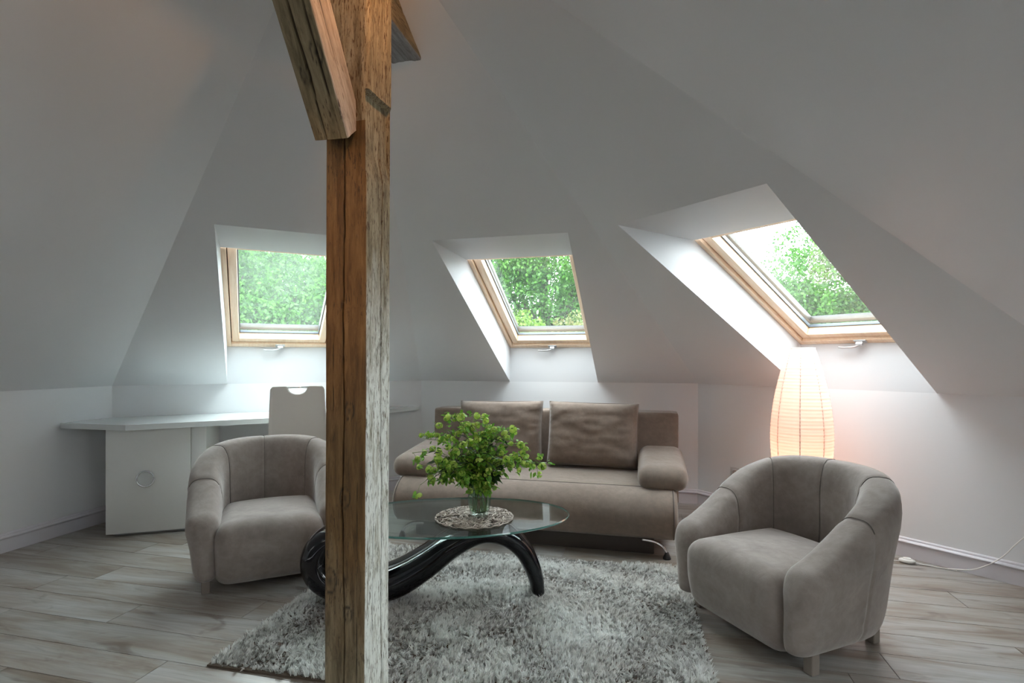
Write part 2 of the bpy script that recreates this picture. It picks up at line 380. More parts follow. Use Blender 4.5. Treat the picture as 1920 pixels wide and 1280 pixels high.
# skirting
prof = [(0, 0), (.014, 0), (.014, .082), (.020, .086), (.024, .094), (.020, .102), (.012, .106), (.012, .114), (.007, .119), (0, .120)]
def inward(a, b): d = (b-a).normalized(); return Vector((d.y, -d.x))
def base(nm, a, b, pa, nb):
    n = inward(a, b); v = []
    na = inward(pa, a) if pa is not None else n; nn = inward(b, nb) if nb is not None else n
    def mit(n1, n2, t): m = (n1+n2).normalized(); return m*(t/m.dot(n1))
    for p, m2 in ((a, na), (b, nn)):
        for t, z in prof: o = mit(n, m2, t+.0005); v.append((p.x+o.x, p.y+o.y, z+.0005))
    k = len(prof); f = [(i, i+1, k+i+1, k+i) for i in range(k-1)]
    return auto_smooth(prop(mk(nm, v, f, M['base']), kind='structure'), 50)
base('baseboard_left', PL, P0, None, P1); base('baseboard_back_left', P0, P1, PL, P2); base('baseboard_back', P1, P2, P0, P3)
base('baseboard_back_right', P2, P3, P1, PR); base('baseboard_right', P3, PR, P2, None)

# ------------------------------------------------------------------ timber post, brace and collar beam
def timber_grid(w_, d_, z0, z1, du, dz, cracks, seed, edge_fn=None, knots=()):
    """rectangular timber: ring grid around 4 faces, displaced, crack attribute; returns verts, faces, crack, face ids"""
    nu = int(w_/du); nv = int(d_/du); nz = int((z1-z0)/dz)
    per = []
    for i in range(nu): per.append((0, i/nu, (-w_/2+w_*i/nu, -d_/2), (0, -1)))
    for i in range(nv): per.append((1, i/nv, (w_/2, -d_/2+d_*i/nv), (1, 0)))
    for i in range(12): per.append((2, i/12, (w_/2-w_*i/12, d_/2), (0, 1)))
    for i in range(12): per.append((3, i/12, (-w_/2, d_/2-d_*i/12), (-1, 0)))
    V = []; C = []; n = len(per)
    for k in range(nz+1):
        z = z0+(z1-z0)*k/nz
        for fi, t, (x, y), (nx, ny) in per:
            r = .008; ax = max(0, abs(x)-(w_/2-r)); ay = max(0, abs(y)-(d_/2-r))
            rr = math.hypot(ax, ay)
            if rr > r: x -= math.copysign(ax-ax/rr*r, x); y -= math.copysign(ay-ay/rr*r, y)
            a = mn.noise(Vector((x*14, y*14+seed, z*2.2)))*.0035+mn.noise(Vector((x*60, y*60+seed, z*5)))*.0012
            cr_ = 0
            for (cf, c0, amp, za, zb, wd, dp) in cracks:
                if cf != fi or z < za or z > zb: continue
                cc = c0+amp*mn.noise(Vector((seed+c0*9, 0, z*3.1)))+amp*.3*mn.noise(Vector((seed, 5, z*17)))
                fade = min(1, (z-za)/.08, (zb-z)/.08); wv = wd*(.5+.7*abs(mn.noise(Vector((3, seed, z*6)))))*fade+1e-5
                L_ = (w_ if fi in (0, 2) else d_)
                g = math.exp(-((t-cc)*L_/wv)**2); a -= dp*g*fade; cr_ = max(cr_, g*fade)
            for (cf, c0, zc, rd) in knots:
                if cf != fi: continue
                L_ = (w_ if fi in (0, 2) else d_); q = math.hypot((t-c0)*L_, (z-zc)*.6)
                g = math.exp(-((q-rd)/.0022)**2); a -= .002*g; cr_ = max(cr_, g*.9 if mn.noise(Vector((t*30, z*40, seed))) > -.25 else 0)
                if q < rd*.5: cr_ = max(cr_, .75*(1-q/(rd*.5))+.1)
            e = edge_fn(fi, t, z) if edge_fn else 0
            V.append((x+nx*a+(e if (fi == 1 or (fi == 0 and t > .97)) else 0), y+ny*a, z)); C.append(min(1, cr_))
    Fc = []; fid = []
    for k in range(nz):
        for j in range(n): Fc.append((k*n+j, k*n+(j+1) % n, (k+1)*n+(j+1) % n, (k+1)*n+j)); fid.append(per[j][0])
    Fc.append(tuple(range(n-1, -1, -1))); fid.append(2); Fc.append(tuple(nz*n+j for j in range(n))); fid.append(2)
    return V, Fc, C, fid
def timber(name, data, mats, fmap, parent=None, **k):
    V, Fc, C, fid = data; o = mk(name, V, Fc, mats, parent, smooth=True, **k); me = o.data
    me.polygons.foreach_set('material_index', [fmap[i] for i in fid])
    a = me.attributes.new('crack', 'FLOAT', 'POINT'); a.data.foreach_set('value', C); return auto_smooth(o, 50)
PROT = -.29
post = empty('timber_post', (0, 0, 0), 0, 'rough old timber post with flaking whitewash on one side, in front of the coffee table', 'post')
# square of .129 whose near edge stands at (-.402, 1.47)
pc = Vector((-.402, 1.47)) + Vector((-math.cos(PROT), -math.sin(PROT)))*.0645 + Vector((-math.sin(PROT), math.cos(PROT)))*.0645
def pe(fi, t, z):
    e = 0
    if 1.78 < z < 1.93: e = -.014
    elif 1.70 < z <= 1.78: e = -.014*(z-1.70)/.08
    elif z >= 1.93: e = .003*min(1, (z-1.93)/.004)
    return e
pd = timber_grid(.131, .131, 0, 2.355, .0024, .0085, [(0, .47, .07, -.1, 1.86, .0022, .012), (1, .62, .10, -.1, 1.86, .0035, .014), (0, .80, .04, .2, .9, .001, .003), (1, .72, .05, 1.95, 2.4, .0015, .006), (0, .22, .05, 1.0, 1.5, .001, .003), (1, .28, .05, .3, .8, .0012, .004)], 3.1, pe,
                 [(0, .14, .585, .020), (0, .58, .50, .012), (0, .60, 1.06, .014), (0, .50, .82, .016)])
pd = (pd[0], pd[1], pd[2], [1 if (i == 0 and pd[0][q[0]][2] > 1.845) else i for i, q in zip(pd[3], pd[1])])   # above the joint the front face turns lighter, warm lamp light painted in
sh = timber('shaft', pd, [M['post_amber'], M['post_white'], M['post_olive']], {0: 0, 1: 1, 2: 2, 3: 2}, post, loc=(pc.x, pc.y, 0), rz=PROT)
sh.rotation_euler = (0, .004, PROT)
# knee brace rising from the post towards the room, up to the collar beam
bs = timber_grid(.094, .125, -.04, .80, .003, .01, [(0, .40, .10, -.1, .9, .0022, .010), (0, .80, .07, -.1, .35, .0015, .006), (1, .45, .05, .05, .9, .0015, .005)], 8.7, None, [(0, .78, .16, .014), (0, .32, .115, .012)])
foot = Vector((-.477, 1.455, 1.855)); bdir = Vector((-.095, -.62, .78)).normalized()
zx = bdir; xx = Vector((.985, -.14, 0)); xx = (xx-zx*xx.dot(zx)).normalized(); yx = zx.cross(xx)
bm_ = Matrix(((xx.x, yx.x, zx.x, foot.x), (xx.y, yx.y, zx.y, foot.y), (xx.z, yx.z, zx.z, foot.z), (0, 0, 0, 1)))
brace = timber('timber_brace', bs, [M['post_olive'], M['post_amber'], M['post_tan']], {0: 0, 1: 2, 2: 1, 3: 0})  # right side in lighter tan: warm lamp light painted into the wood
brace.matrix_world = bm_
prop(brace, 'slanted old timber knee brace notched into the left of the post near the top', 'brace')
bd = timber_grid(.13, .16, 0, 3.4, .006, .03, [(0, .82, .05, -.1, 4, .0015, .006), (1, .5, .04, -.1, 4, .001, .004)], 5.5)
be = Vector((-.395, 2.17, 2.44)); zx = Vector((-.238, -.971, 0)).normalized(); xx = Vector((.971, -.238, 0)).normalized(); yx = zx.cross(xx)  # yx = up or down
bmx = Matrix(((xx.x, yx.x, zx.x, be.x), (xx.y, yx.y, zx.y, be.y), (xx.z, yx.z, zx.z, be.z), (0, 0, 0, 1)))
beam = timber('timber_beam', bd, [M['post_grey'], M['post_olive']], {0: 0, 1: 1, 2: 0, 3: 1}); beam.matrix_world = bmx  # grey underside and olive sides put cool and warm light into the colour
prop(beam, 'grey old timber collar beam overhead, running from behind the post top to the sloped ceiling', 'beam')

# ------------------------------------------------------------------ superellipsoid cushions
def spow(a, p): return math.copysign(abs(a)**p, a)
def sbox(hx, hy, hz, ez=.35, exy=.35, nu=40, nv=20):
    v = []; f = []
    for i in range(nv+1):
        ph = -PI/2+PI*i/nv
        for j in range(nu):
            th = 2*PI*j/nu; v.append((hx*spow(math.cos(ph), ez)*spow(math.cos(th), exy), hy*spow(math.cos(ph), ez)*spow(math.sin(th), exy), hz*spow(math.sin(ph), ez)))
    for i in range(nv):
        for j in range(nu): f.append((i*nu+j, i*nu+(j+1) % nu, (i+1)*nu+(j+1) % nu, (i+1)*nu+j))
    return v, f
def rbox(name, lo, hi, r, mat, parent, sub=2, fn=None, cuts=6, seg=4):
    bm = bmesh.new(); box(bm, lo, hi)
    bmesh.ops.subdivide_edges(bm, edges=bm.edges[:], cuts=cuts, use_grid_fill=True)
    c = Vector([(a+b)/2 for a, b in zip(lo, hi)]); hs = Vector([(b-a)/2 for a, b in zip(lo, hi)])
    for _ in range(1): bmesh.ops.subdivide_edges(bm, edges=bm.edges[:], cuts=1, use_grid_fill=True)
    for v in bm.verts:                                       # rounded box projection
        p = v.co-c
        # push samples towards the rounded edges
        q = Vector([math.copysign(hs[i]*(1-max(0, 1-abs(p[i])/hs[i])**1.6), p[i]) if hs[i] else 0 for i in range(3)])
        inner = Vector([max(-hs[i]+r, min(hs[i]-r, q[i])) for i in range(3)]); d = q-inner
        if d.length > 1e-9: q = inner+d.normalized()*r
        v.co = q+c
        if fn: v.co = Vector(fn(v.co.copy()))
    return mkbm(name, bm, mat, parent, smooth=True)

# ------------------------------------------------------------------ armchairs
def smooth01(t): t = max(0, min(1, t)); return t*t*(3-2*t)
def armchair(name, label, loc, rz):
    t = empty(name, loc, rz, label, 'armchair', 'pair of taupe suede tub armchairs')
    # U path
    path = []; hw = .325; y0 = .02; b = .29; yf = -.27
    for i in range(14): path.append((hw, yf+(y0-yf)*i/14, 0))
    for i in range(41):
        a = PI*i/40; path.append((hw*spow(math.cos(a), .88), y0+b*spow(math.sin(a), .88), 0))
    for i in range(1, 15): path.append((-hw, y0+(yf-y0)*i/14, 0))
    # resample
    P = [Vector(p) for p in path]; d = [0]
    for i in range(1, len(P)): d.append(d[-1]+(P[i]-P[i-1]).length)
    Lt = d[-1]; S = 220
    def at(s):
        s = max(0, min(Lt, s)); i = max(1, next((k for k in range(1, len(d)) if d[k] >= s), len(d)-1)); u = (s-d[i-1])/(d[i]-d[i-1]); return P[i-1].lerp(P[i], u)
    nose = .085; secs = []
    def section(s, f, ext):
        p = at(s); tg = (at(s+.02)-at(s-.02)).normalized(); n = Vector((tg.y, -tg.x, 0))
        if ext: p = p-(tg if s < Lt/2 else -tg)*ext
        yy = p.y; bk = smooth01((yy+.38)/.72)
        h = .415+.335*bk; z0 = .085+.03*(1-f)+.02*smooth01((yy-.1)/.2); h -= .10*(1-f)**1.2
        th = (.078+.006*math.sin(s*6))*max(.02, f); zc = (h+z0)/2; hh = (h-z0)/2; pts = []
        for j in range(36):
            a = 2*PI*j/36; nx = th*spow(math.cos(a), .62); zz = zc+hh*spow(math.sin(a), .42)
            up = (zz-z0)/(h-z0)
            # puffier roll near the top, leaner wall below; lean outwards at the top of the back
            nx *= .80+.26*smooth01((up-.35)/.5)
            nx += (.02+.035*bk)*(up-.25)-.01
            pts.append(p+n*nx+Vector((0, 0, zz)))
        return pts
    ks = [math.sin(PI/2*i/9) for i in range(9, 0, -1)]
    for k in ks: secs.append(section(0, math.sqrt(max(0, 1-k*k)), nose*k))
    for i in range(S+1): secs.append(section(Lt*i/S, 1, 0))
    for k in ks[::-1]: secs.append(section(Lt, math.sqrt(max(0, 1-k*k)), nose*k))
    v = [q for s_ in secs for q in s_]; n = 36; f = []
    for i in range(len(secs)-1):
        for j in range(n): f.append((i*n+j, i*n+(j+1) % n, (i+1)*n+(j+1) % n, (i+1)*n+j))
    f.append(tuple(range(n-1, -1, -1))); f.append(tuple((len(secs)-1)*n+j for j in range(n)))
    # small gathers beside the seams
    sm = [.20, .36, .52, .68, .84] if False else [.17, .33, .52, .69, .85]
    cen = [sum(q_, Vector())/36 for q_ in secs]
    for k in range(len(v)):
        i = k//n; s = (i-9)/S; q = v[k]
        for s0 in sm:
            ds = (s-s0)*Lt
            if abs(ds) < .09:
                g = math.exp(-(ds/.04)**2); j = k % n
                w_ = Vector((cen[i].x, cen[i].y, min(q.z, cen[i].z+.18))); v[k] = q+(q-w_).normalized()*(-.0045*math.exp(-(ds/.007)**2)+.0022*g*math.sin(q.z*95+s0*40))
    mk('shell', v, f, M['suede'], t, smooth=True)
    for s0 in sm:
        pts = section(s0*Lt, 1, 0)[4:25]
        c = sum((p for p in section(s0*Lt, 1, 0)), Vector())/36
        pts = [p-(p-Vector((c.x, c.y, p.z))).normalized()*.0028 for p in pts]
        tube('seam', pts, .0017, M['seam'], t, 5)
    def puff(p):
        x, y, z = p
        if z > .25: z += .022*(1-(x/.27)**2)*max(0, 1-((y+.08)/.36)**2)
        u = max(0, (.40-z)/.35); 
        if y < -.2: y += .035*u*u-.018*math.sin(PI*min(1, max(0, (z-.05)/.35)))
        return x, y, z
    rbox('seat', (-.272, -.375, .045), (.272, .20, .378), .075, M['suede'], t, fn=puff, cuts=9)
    for x, y in ((.315, -.23), (-.315, -.23), (.24, .24), (-.24, .24)):
        bm = bmesh.new(); box(bm, (x-.021, y-.021, .001), (x+.021, y+.021, .14), .004)
        mkbm('leg', bm, M['leg_wood'], t)
    t.scale = (.97, .96, .97)
    return t
# front direction (local -y) faces into the room
armchair('armchair', 'taupe suede tub armchair on the left, between the white desk cabinet and the timber post', (-1.39, 3.105, 0), math.radians(25))
armchair('armchair.001', 'taupe suede tub armchair on the right, nearest the camera, with the paper lamp behind it', (1.235, 2.43, 0), math.radians(-68))

# ------------------------------------------------------------------ sofa
sofa = empty('sofa', (.098, 3.476, 0), ANG, 'brown suede three-seat sofa bed with rounded front under the middle window', 'sofa')
def extr(name, prof, x0, x1, mat, parent, nx=24, endr=.03, wob=0):
    """profile (y,z) swept along x with rounded ends"""
    v = []; f = []; n = len(prof); c = Vector((sum(p[0] for p in prof)/n, sum(p[1] for p in prof)/n))
    xs = [(x0+endr*(1-math.cos(PI/2*i/5)), endr*(1-math.sin(PI/2*i/5))) for i in range(6)]+[(x0+endr+(x1-x0-2*endr)*i/nx, 0) for i in range(1, nx)]+[(x1-endr*(1-math.sin(PI/2*i/5)), endr*(1-math.cos(PI/2*i/5))) for i in range(6)]
    for x, ins in xs:
        for i, (y, z) in enumerate(prof):
            a = Vector(prof[i-1]); b_ = Vector(prof[(i+1) % n]); t_ = (b_-a).normalized(); nn = Vector((t_.y, -t_.x))
            if nn.dot(Vector((y, z))-c) < 0: nn = -nn
            dz = wob*math.sin(x*7+y*3)*math.sin(x*2.3+1)
            v.append((x, y-nn.x*ins, z-nn.y*ins+dz))
    for i in range(len(xs)-1):
        for j in range(n): f.append((i*n+j, i*n+(j+1) % n, (i+1)*n+(j+1) % n, (i+1)*n+j))
    f.append(tuple(range(n))); f.append(tuple((len(xs)-1)*n+j for j in range(n-1, -1, -1)))
    o = mk(name, v, f, mat, parent); bm = bmesh.new(); bm.from_mesh(o.data); bmesh.ops.recalc_face_normals(bm, faces=bm.faces); bm.to_mesh(o.data); bm.free()
    return auto_smooth(o, 40)
seatp = [(p.x, p.y) for p in spline([(.80, .12, 0), (.80, .36, 0), (.74, .402, 0), (.5, .405, 0), (.25, .404, 0), (.12, .398, 0), (.03, .372, 0), (-.035, .32, 0), (-.062, .25, 0), (-.045, .17, 0), (.0, .115, 0), (.10, .095, 0), (.5, .095, 0), (.76, .098, 0)], 6, True)]
extr('seat', seatp, -.93, .93, M['sofa'], sofa, 30, .035, 0)
for sx in (-1, 1):
    pr_ = [((sx*.905), y, z) for y, z in [(p.x, p.y) for p in spline([(.5, .4065, 0), (.25, .405, 0), (.12, .399, 0), (.03, .373, 0), (-.035, .321, 0), (-.0635, .25, 0), (-.0465, .17, 0), (.0, .1135, 0)], 5)]]
    tube('piping', pr_, .0035, M['seam'], sofa, 6)
tube('front_seam', [(-.9+1.8*i/30, .12, .3985) for i in range(31)], .0026, M['seam'], sofa, 5)
boxo('plinth', (-.79, .04, .003), (.79, .70, .10), M['plinth'], sofa, .004)
rbox('backrest', (-.98, .80, .12), (.98, .99, .80), .018, M['sofa'], sofa, fn=lambda p: (p.x, p.y+.06*(p.z-.12), p.z), cuts=5)
def armpad(sx):
    def fn(p):
        x, y, z = p; return (x*1.0, y, z+.055*(y-.1)/.6)
    o = rbox('arm', (.69, .07, .375), (1.0, .72, .525), .072, M['sofa'], sofa, fn=fn, cuts=8)
    if sx < 0:
        for v in o.data.vertices: v.co.x = -v.co.x
        o.data.flip_normals()
    return o
armpad(1); armpad(-1)
for sx in (-1, 1):
    for sy in (0, 1):
        yy = -.015 if sy == 0 else .66
        lg = tube('leg', spline([(sx*.72, yy+.03, .097), (sx*.79, yy+.02, .092), (sx*.84, yy+.005, .07), (sx*.862, yy, .034)], 6), [.012]*10+[.010, .009, .009, .008, .008, .008, .007, .007, .007], M['chrome'], sofa, 8)
        v, f = lathe_vf([(.001, .04), (.010, .04), (.014, .030), (.022, .012), (.024, .004), (.024, .001), (.001, .001)], 16)
        mk('rubber_foot', [(a+sx*.865, b_+yy, c_) for a, b_, c_ in v], f, M['black_rubber'], lg, smooth=True)
def cushion(lx, seed, label):
    W, H, T = .335, .240, .120; n = 30; v = []; f = []
    for side in (1, -1):
        for i in range(n+1):
            for j in range(n+1):
                a = -1+2*i/n; c = -1+2*j/n
                e = (1-a**6)*(1-c**6); e = max(0, e)**.5*(1-.25*(a*a+c*c)/2)
                pinch = 1-.035*(1-abs(a)**2)*0
                x = W*a*(1-.03*(1-c*c)*abs(a)**3); z = H*c*(1-.035*(1-a*a)*abs(c)**3)
                wr = .012*mn.noise(Vector((a*2.2+seed, c*4.5, side)))+.005*mn.noise(Vector((a*7+seed, c*11, side)))+.0065*math.sin(c*44+3*mn.noise(Vector((a*4, c*3, seed))))*max(0, abs(a)-.74)/.26*(1 if e > 0 else 0)+.004*math.sin(a*60+seed)*max(0, abs(c)-.85)/.15
                y = side*(T*e+(wr if 0 < i < n and 0 < j < n else 0)); v.append((x, y, z))
    m_ = (n+1)**2
    for i in range(n):
        for j in range(n):
            a = i*(n+1)+j; f.append((a, a+n+1, a+n+2, a+1)); f.append((m_+a, m_+a+1, m_+a+n+2, m_+a+n+1))
    o = empty('cushion', (0, 0, 0), 0, label, 'cushion', 'loose back cushions on the sofa')
    # place in the world: sofa frame then lean
    Mx = Matrix.Translation((.098, 3.476, 0)) @ Matrix.Rotation(ANG, 4, 'Z') @ Matrix.Translation((lx, .645, .645)) @ Matrix.Rotation(-.20, 4, 'X') @ Matrix.Rotation(.015*(1 if lx > 0 else -1), 4, 'Y')
    o.matrix_world = Mx
    me = mk('cover', v, f, M['sofa'], o, smooth=True)
    bm = bmesh.new(); bm.from_mesh(me.data); bmesh.ops.remove_doubles(bm, verts=bm.verts, dist=.0004); bmesh.ops.recalc_face_normals(bm, faces=bm.faces); bm.to_mesh(me.data); bm.free()
    rim = []
    for k in range(120):
        a = 2*PI*k/120; x = spow(math.cos(a), .22); z = spow(math.sin(a), .22); rim.append((W*x*(1-.03*(1-z*z)*abs(x)**3), 0, H*z*(1-.035*(1-x*x)*abs(z)**3)))
    tube('piping', rim, .0032, M['sofa'], o, 5, closed=True)
cushion(-.355, 2.0, 'left one of two brown suede back cushions, behind the green bouquet')
cushion(.355, 7.0, 'right one of two brown suede back cushions, beside the right sofa arm')

# ------------------------------------------------------------------ shaggy rug
rug = empty('shaggy_rug', (-1.193, 2.111, 0), math.radians(-12), 'silver grey shaggy rug with carved swirls under the coffee table', 'rug')
RW, RD = 1.93, 1.40
boxo('backing', (0, .0, .0005), (RW, RD, .008), simple('rug_backing', (.10, .07, .05), .9), rug)
def pile():
    nt_ = 30000; per = 7; n = nt_*per
    tx = rng.uniform(.008, RW-.008, nt_); ty = rng.uniform(.008, RD-.008, nt_)
    def fld(x, y, s, o): return np.sin(x*s+o+1.7*np.sin(y*s*.8+o*2))*np.cos(y*s*1.1-o+1.3*np.sin(x*s*.7))
    # swirl ridges carved in the pile
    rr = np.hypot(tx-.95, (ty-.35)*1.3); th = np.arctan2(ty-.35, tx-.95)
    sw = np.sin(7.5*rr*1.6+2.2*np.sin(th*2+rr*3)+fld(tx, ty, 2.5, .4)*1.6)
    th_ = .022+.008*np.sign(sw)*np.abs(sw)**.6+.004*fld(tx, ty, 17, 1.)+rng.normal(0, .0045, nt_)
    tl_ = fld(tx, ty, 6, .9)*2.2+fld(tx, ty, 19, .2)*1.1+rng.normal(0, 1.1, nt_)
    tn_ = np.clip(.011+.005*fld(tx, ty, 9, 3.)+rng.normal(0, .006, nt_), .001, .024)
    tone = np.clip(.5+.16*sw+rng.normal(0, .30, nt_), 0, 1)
    rp = lambda q: np.repeat(q, per)
    x = np.clip(rp(tx)+rng.normal(0, .0034, n), .002, RW-.002); y = np.clip(rp(ty)+rng.normal(0, .0034, n), .002, RD-.002)
    h = np.clip(rp(th_)+rng.normal(0, .002, n), .009, .040); lean = rp(tl_)+rng.normal(0, .35, n); ln = np.clip(rp(tn_)+rng.normal(0, .002, n), .001, .026)
    tone = np.clip(rp(tone)+rng.normal(0, .08, n), 0, 1)
    dx = np.cos(lean)*ln; dy = np.sin(lean)*ln
    ori = rng.uniform(0, PI, n); wd = rng.uniform(.0016, .0030, n); wx = np.cos(ori)*wd; wy = np.sin(ori)*wd
    z0 = np.full(n, .006)
    v = np.empty((n, 5, 3))
    v[:, 0] = np.stack([x-wx, y-wy, z0], 1); v[:, 1] = np.stack([x+wx, y+wy, z0], 1)
    v[:, 2] = np.stack([x+wx+dx*.4, y+wy+dy*.4, h*.7+.003], 1); v[:, 3] = np.stack([x-wx+dx*.4, y-wy+dy*.4, h*.7+.003], 1)
    v[:, 4] = np.stack([x+dx, y+dy, h+.004], 1)
    me = bpy.data.meshes.new('pile'); me.vertices.add(n*5); me.vertices.foreach_set('co', v.ravel())
    b = (np.arange(n)*5)[:, None]; lo = np.concatenate([b+np.array([[0, 1, 2, 3]]), b+np.array([[3, 2, 4]])], 1)
    me.loops.add(n*7); me.loops.foreach_set('vertex_index', lo.ravel().astype(np.int32))
    st = (np.arange(n)*7)[:, None]+np.array([[0, 4]]); me.polygons.add(n*2); me.polygons.foreach_set('loop_start', st.ravel().astype(np.int32)); me.polygons.foreach_set('loop_total', np.tile([4, 3], n).astype(np.int32))
    me.update(calc_edges=True); me.validate()
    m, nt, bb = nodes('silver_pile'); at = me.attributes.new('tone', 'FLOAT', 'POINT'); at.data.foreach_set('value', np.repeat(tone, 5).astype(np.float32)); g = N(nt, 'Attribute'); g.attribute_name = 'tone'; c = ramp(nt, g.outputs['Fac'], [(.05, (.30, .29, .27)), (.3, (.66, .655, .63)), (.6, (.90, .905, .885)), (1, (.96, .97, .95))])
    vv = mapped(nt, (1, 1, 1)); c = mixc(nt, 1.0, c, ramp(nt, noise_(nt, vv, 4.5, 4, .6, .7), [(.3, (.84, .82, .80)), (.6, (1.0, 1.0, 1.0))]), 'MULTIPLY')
    L(nt, c, bb.inputs['Base Color']); bb.inputs['Roughness'].default_value = .5; bb.inputs['Sheen Weight'].default_value = .4
    tl = N(nt, 'BsdfTranslucent'); L(nt, c, tl.inputs[0]); mx = N(nt, 'MixShader'); mx.inputs[0].default_value = .35; L(nt, bb.outputs[0], mx.inputs[1]); L(nt, tl.outputs[0], mx.inputs[2]); L(nt, mx.outputs[0], nt.nodes['Material Output'].inputs[0])
    o = link('pile', me, m, rug); o['kind'] = 'stuff'
pile()

# ------------------------------------------------------------------ coffee table
tb = empty('coffee_table', (-.30, 2.70, 0), math.radians(6), 'oval glass coffee table on a wave-shaped gloss black base', 'coffee table')
GH = .415
oval = [(.59*math.cos(2*PI*i/96), .34*math.sin(2*PI*i/96)) for i in range(96)]
def disc(name, ov, z0, z1, mat, rim):
    n = len(ov); v = [(x, y, z1) for x, y in ov]+[(x, y, z0) for x, y in ov]+[(x*1.004, y*1.006, (z0+z1)/2) for x, y in ov]
    if rim: f = [(i, (i+1) % n, 2*n+(i+1) % n, 2*n+i) for i in range(n)]+[(2*n+i, 2*n+(i+1) % n, n+(i+1) % n, n+i) for i in range(n)]
    else: f = [tuple(range(n)), tuple(range(2*n-1, n-1, -1))]
    return mk(name, v, f, mat, tb)
gt = disc('glass_top', oval, GH, GH+.010, M['table_glass'], False)
e_ = disc('polished_edge', oval, GH, GH+.010, M['glass_edge'], True); e_.parent = gt
cl = [(.435, .016, .028, .055), (.415, .12, .036, .065), (.355, .245, .042, .080), (.26, .325, .045, .095), (.14, .345, .048, .105), (.01, .295, .055, .110), (-.12, .205, .062, .112), (-.25, .130, .068, .115), (-.37, .098, .066, .118), (-.50, .100, .062, .120), (-.61, .155, .066, .122), (-.648, .235, .066, .118), (-.62, .310, .060, .110), (-.53, .352, .048, .095), (-.43, .345, .040, .080), (-.36, .315, .022, .05)]
sp = spline([(a, 0, b) for a, b, c, d in cl], 6); rd = spline([(c, d, 0) for a, b, c, d in cl], 6)
v = []; f = []; n = 28
for i, p in enumerate(sp):
    t_ = (sp[min(i+1, len(sp)-1)]-sp[max(i-1, 0)]).normalized(); nn = Vector((-t_.z, 0, t_.x)); ht, hw_ = rd[i].x*1.12, rd[i].y*1.12
    for j in range(n):
        a = 2*PI*j/n; v.append(p+nn*(ht*spow(math.cos(a), .75))+Vector((0, 1, 0))*(hw_*spow(math.sin(a), .75)))
for i in range(len(sp)-1):
    for j in range(n): f.append((i*n+j, i*n+(j+1) % n, (i+1)*n+(j+1) % n, (i+1)*n+j))
f.append(tuple(range(n-1, -1, -1))); f.append(tuple((len(sp)-1)*n+j for j in range(n)))
tbase = mk('wave_base', v, f, M['gloss_black'], tb, smooth=True)
for x, y in ((.18, .05), (.12, -.05), (-.50, .05), (-.50, -.05)):
    v, f = lathe_vf([(0, GH-.0005), (.016, GH-.0005), (.016, GH-.03), (0, GH-.03)], 16); mk('metal_pad', [(a+x, b+y, c) for a, b, c in v], f, M['chrome'], tb, smooth=False)

# ------------------------------------------------------------------ placemat, vase, bouquet
MC = Vector((-.185, 2.655)); ZT = GH+.0105
def mat_mesh():
    parts = []
    for k in range(430):
        a = random.uniform(0, 2*PI); r = .182*math.sqrt(random.random()); x, y = r*math.cos(a), r*math.sin(a)
        d = random.uniform(0, PI); ln = random.uniform(.02, .045); bend = random.uniform(-.012, .012); pts = []
        for i in range(5):
            u = -1+i/2; px = x+math.cos(d)*ln*u-math.sin(d)*bend*(1-u*u); py = y+math.sin(d)*ln*u+math.cos(d)*bend*(1-u*u)
            q = math.hypot(px, py)
            if q > .190: px *= .190/q; py *= .190/q
            pts.append((px, py, .0035+.0045*random.random()))
        parts.append(tube_vf(pts, random.uniform(.0016, .0026), 5))
    for rr in (.191, .187): parts.append(tube_vf([(rr*math.cos(2*PI*i/80)+.001*math.sin(i*2.3), rr*math.sin(2*PI*i/80), .004+.002*math.sin(i*1.7)) for i in range(80)], .0022, 5, closed=True))
    return merge(parts)
m, nt, b = nodes('grey_twig'); g = N(nt, 'NewGeometry'); L(nt, ramp(nt, g.outputs['Random Per Island'], [(0, (.14, .11, .085)), (.5, (.40, .34, .29)), (1, (.66, .60, .54))]), b.inputs['Base Color']); b.inputs['Roughness'].default_value = .6; M['twig'] = m
v, f = mat_mesh(); pm = mk('placemat', v, f, M['twig'], None, True, loc=(MC.x, MC.y, ZT)); prop(pm, 'round openwork placemat of woven grey twigs on the glass table under the vase', 'placemat')
VX, VY, VZ = -.160, 2.655, ZT+.0085
vase = empty('glass_vase', (VX, VY, VZ), 0, 'clear glass vase with a thick base holding the green bouquet on the twig placemat', 'vase')
prof_o = [(.0005, 0), (.036, 0), (.042, .004), (.045, .012), (.050, .03), (.056, .06), (.0585, .09), (.056, .12), (.051, .145), (.050, .165), (.054, .19)]
prof_i = [(.0515, .19), (.0475, .165), (.0485, .145), (.0535, .12), (.056, .09), (.0535, .06), (.047, .032), (.040, .022), (.0005, .020)]
v, f = lathe_vf(prof_o+prof_i, 40); mk('glass_body', v, f, M['vase_glass'], vase, True)
v, f = lathe_vf([(.0005, .021), (.039, .023), (.046, .033), (.0525, .06), (.055, .09), (.0525, .118), (.051, .128), (.0005, .128)], 32); mk('water', v, f, M['water'], vase, True)
bq = empty('bouquet', (VX, VY, VZ), 0, 'bouquet of pale green cup-shaped hellebore blooms and dark leaves standing in the glass vase', 'bouquet')
M['stem'] = simple('green_stem', (.14, .20, .05), .5); M['stem_red'] = simple('reddish_stem', (.26, .13, .06), .5)
M['bloom'] = leafmat('green_bloom', (.26, .50, .045), (.60, .76, .18), .35)
M['leaf'] = leafmat('bright_leaf', (.11, .32, .03), (.24, .50, .07), .35)
M['leaf_dark'] = leafmat('dark_leaf', (.012, .045, .012), (.03, .09, .02), .2)
rb = random.Random(11)
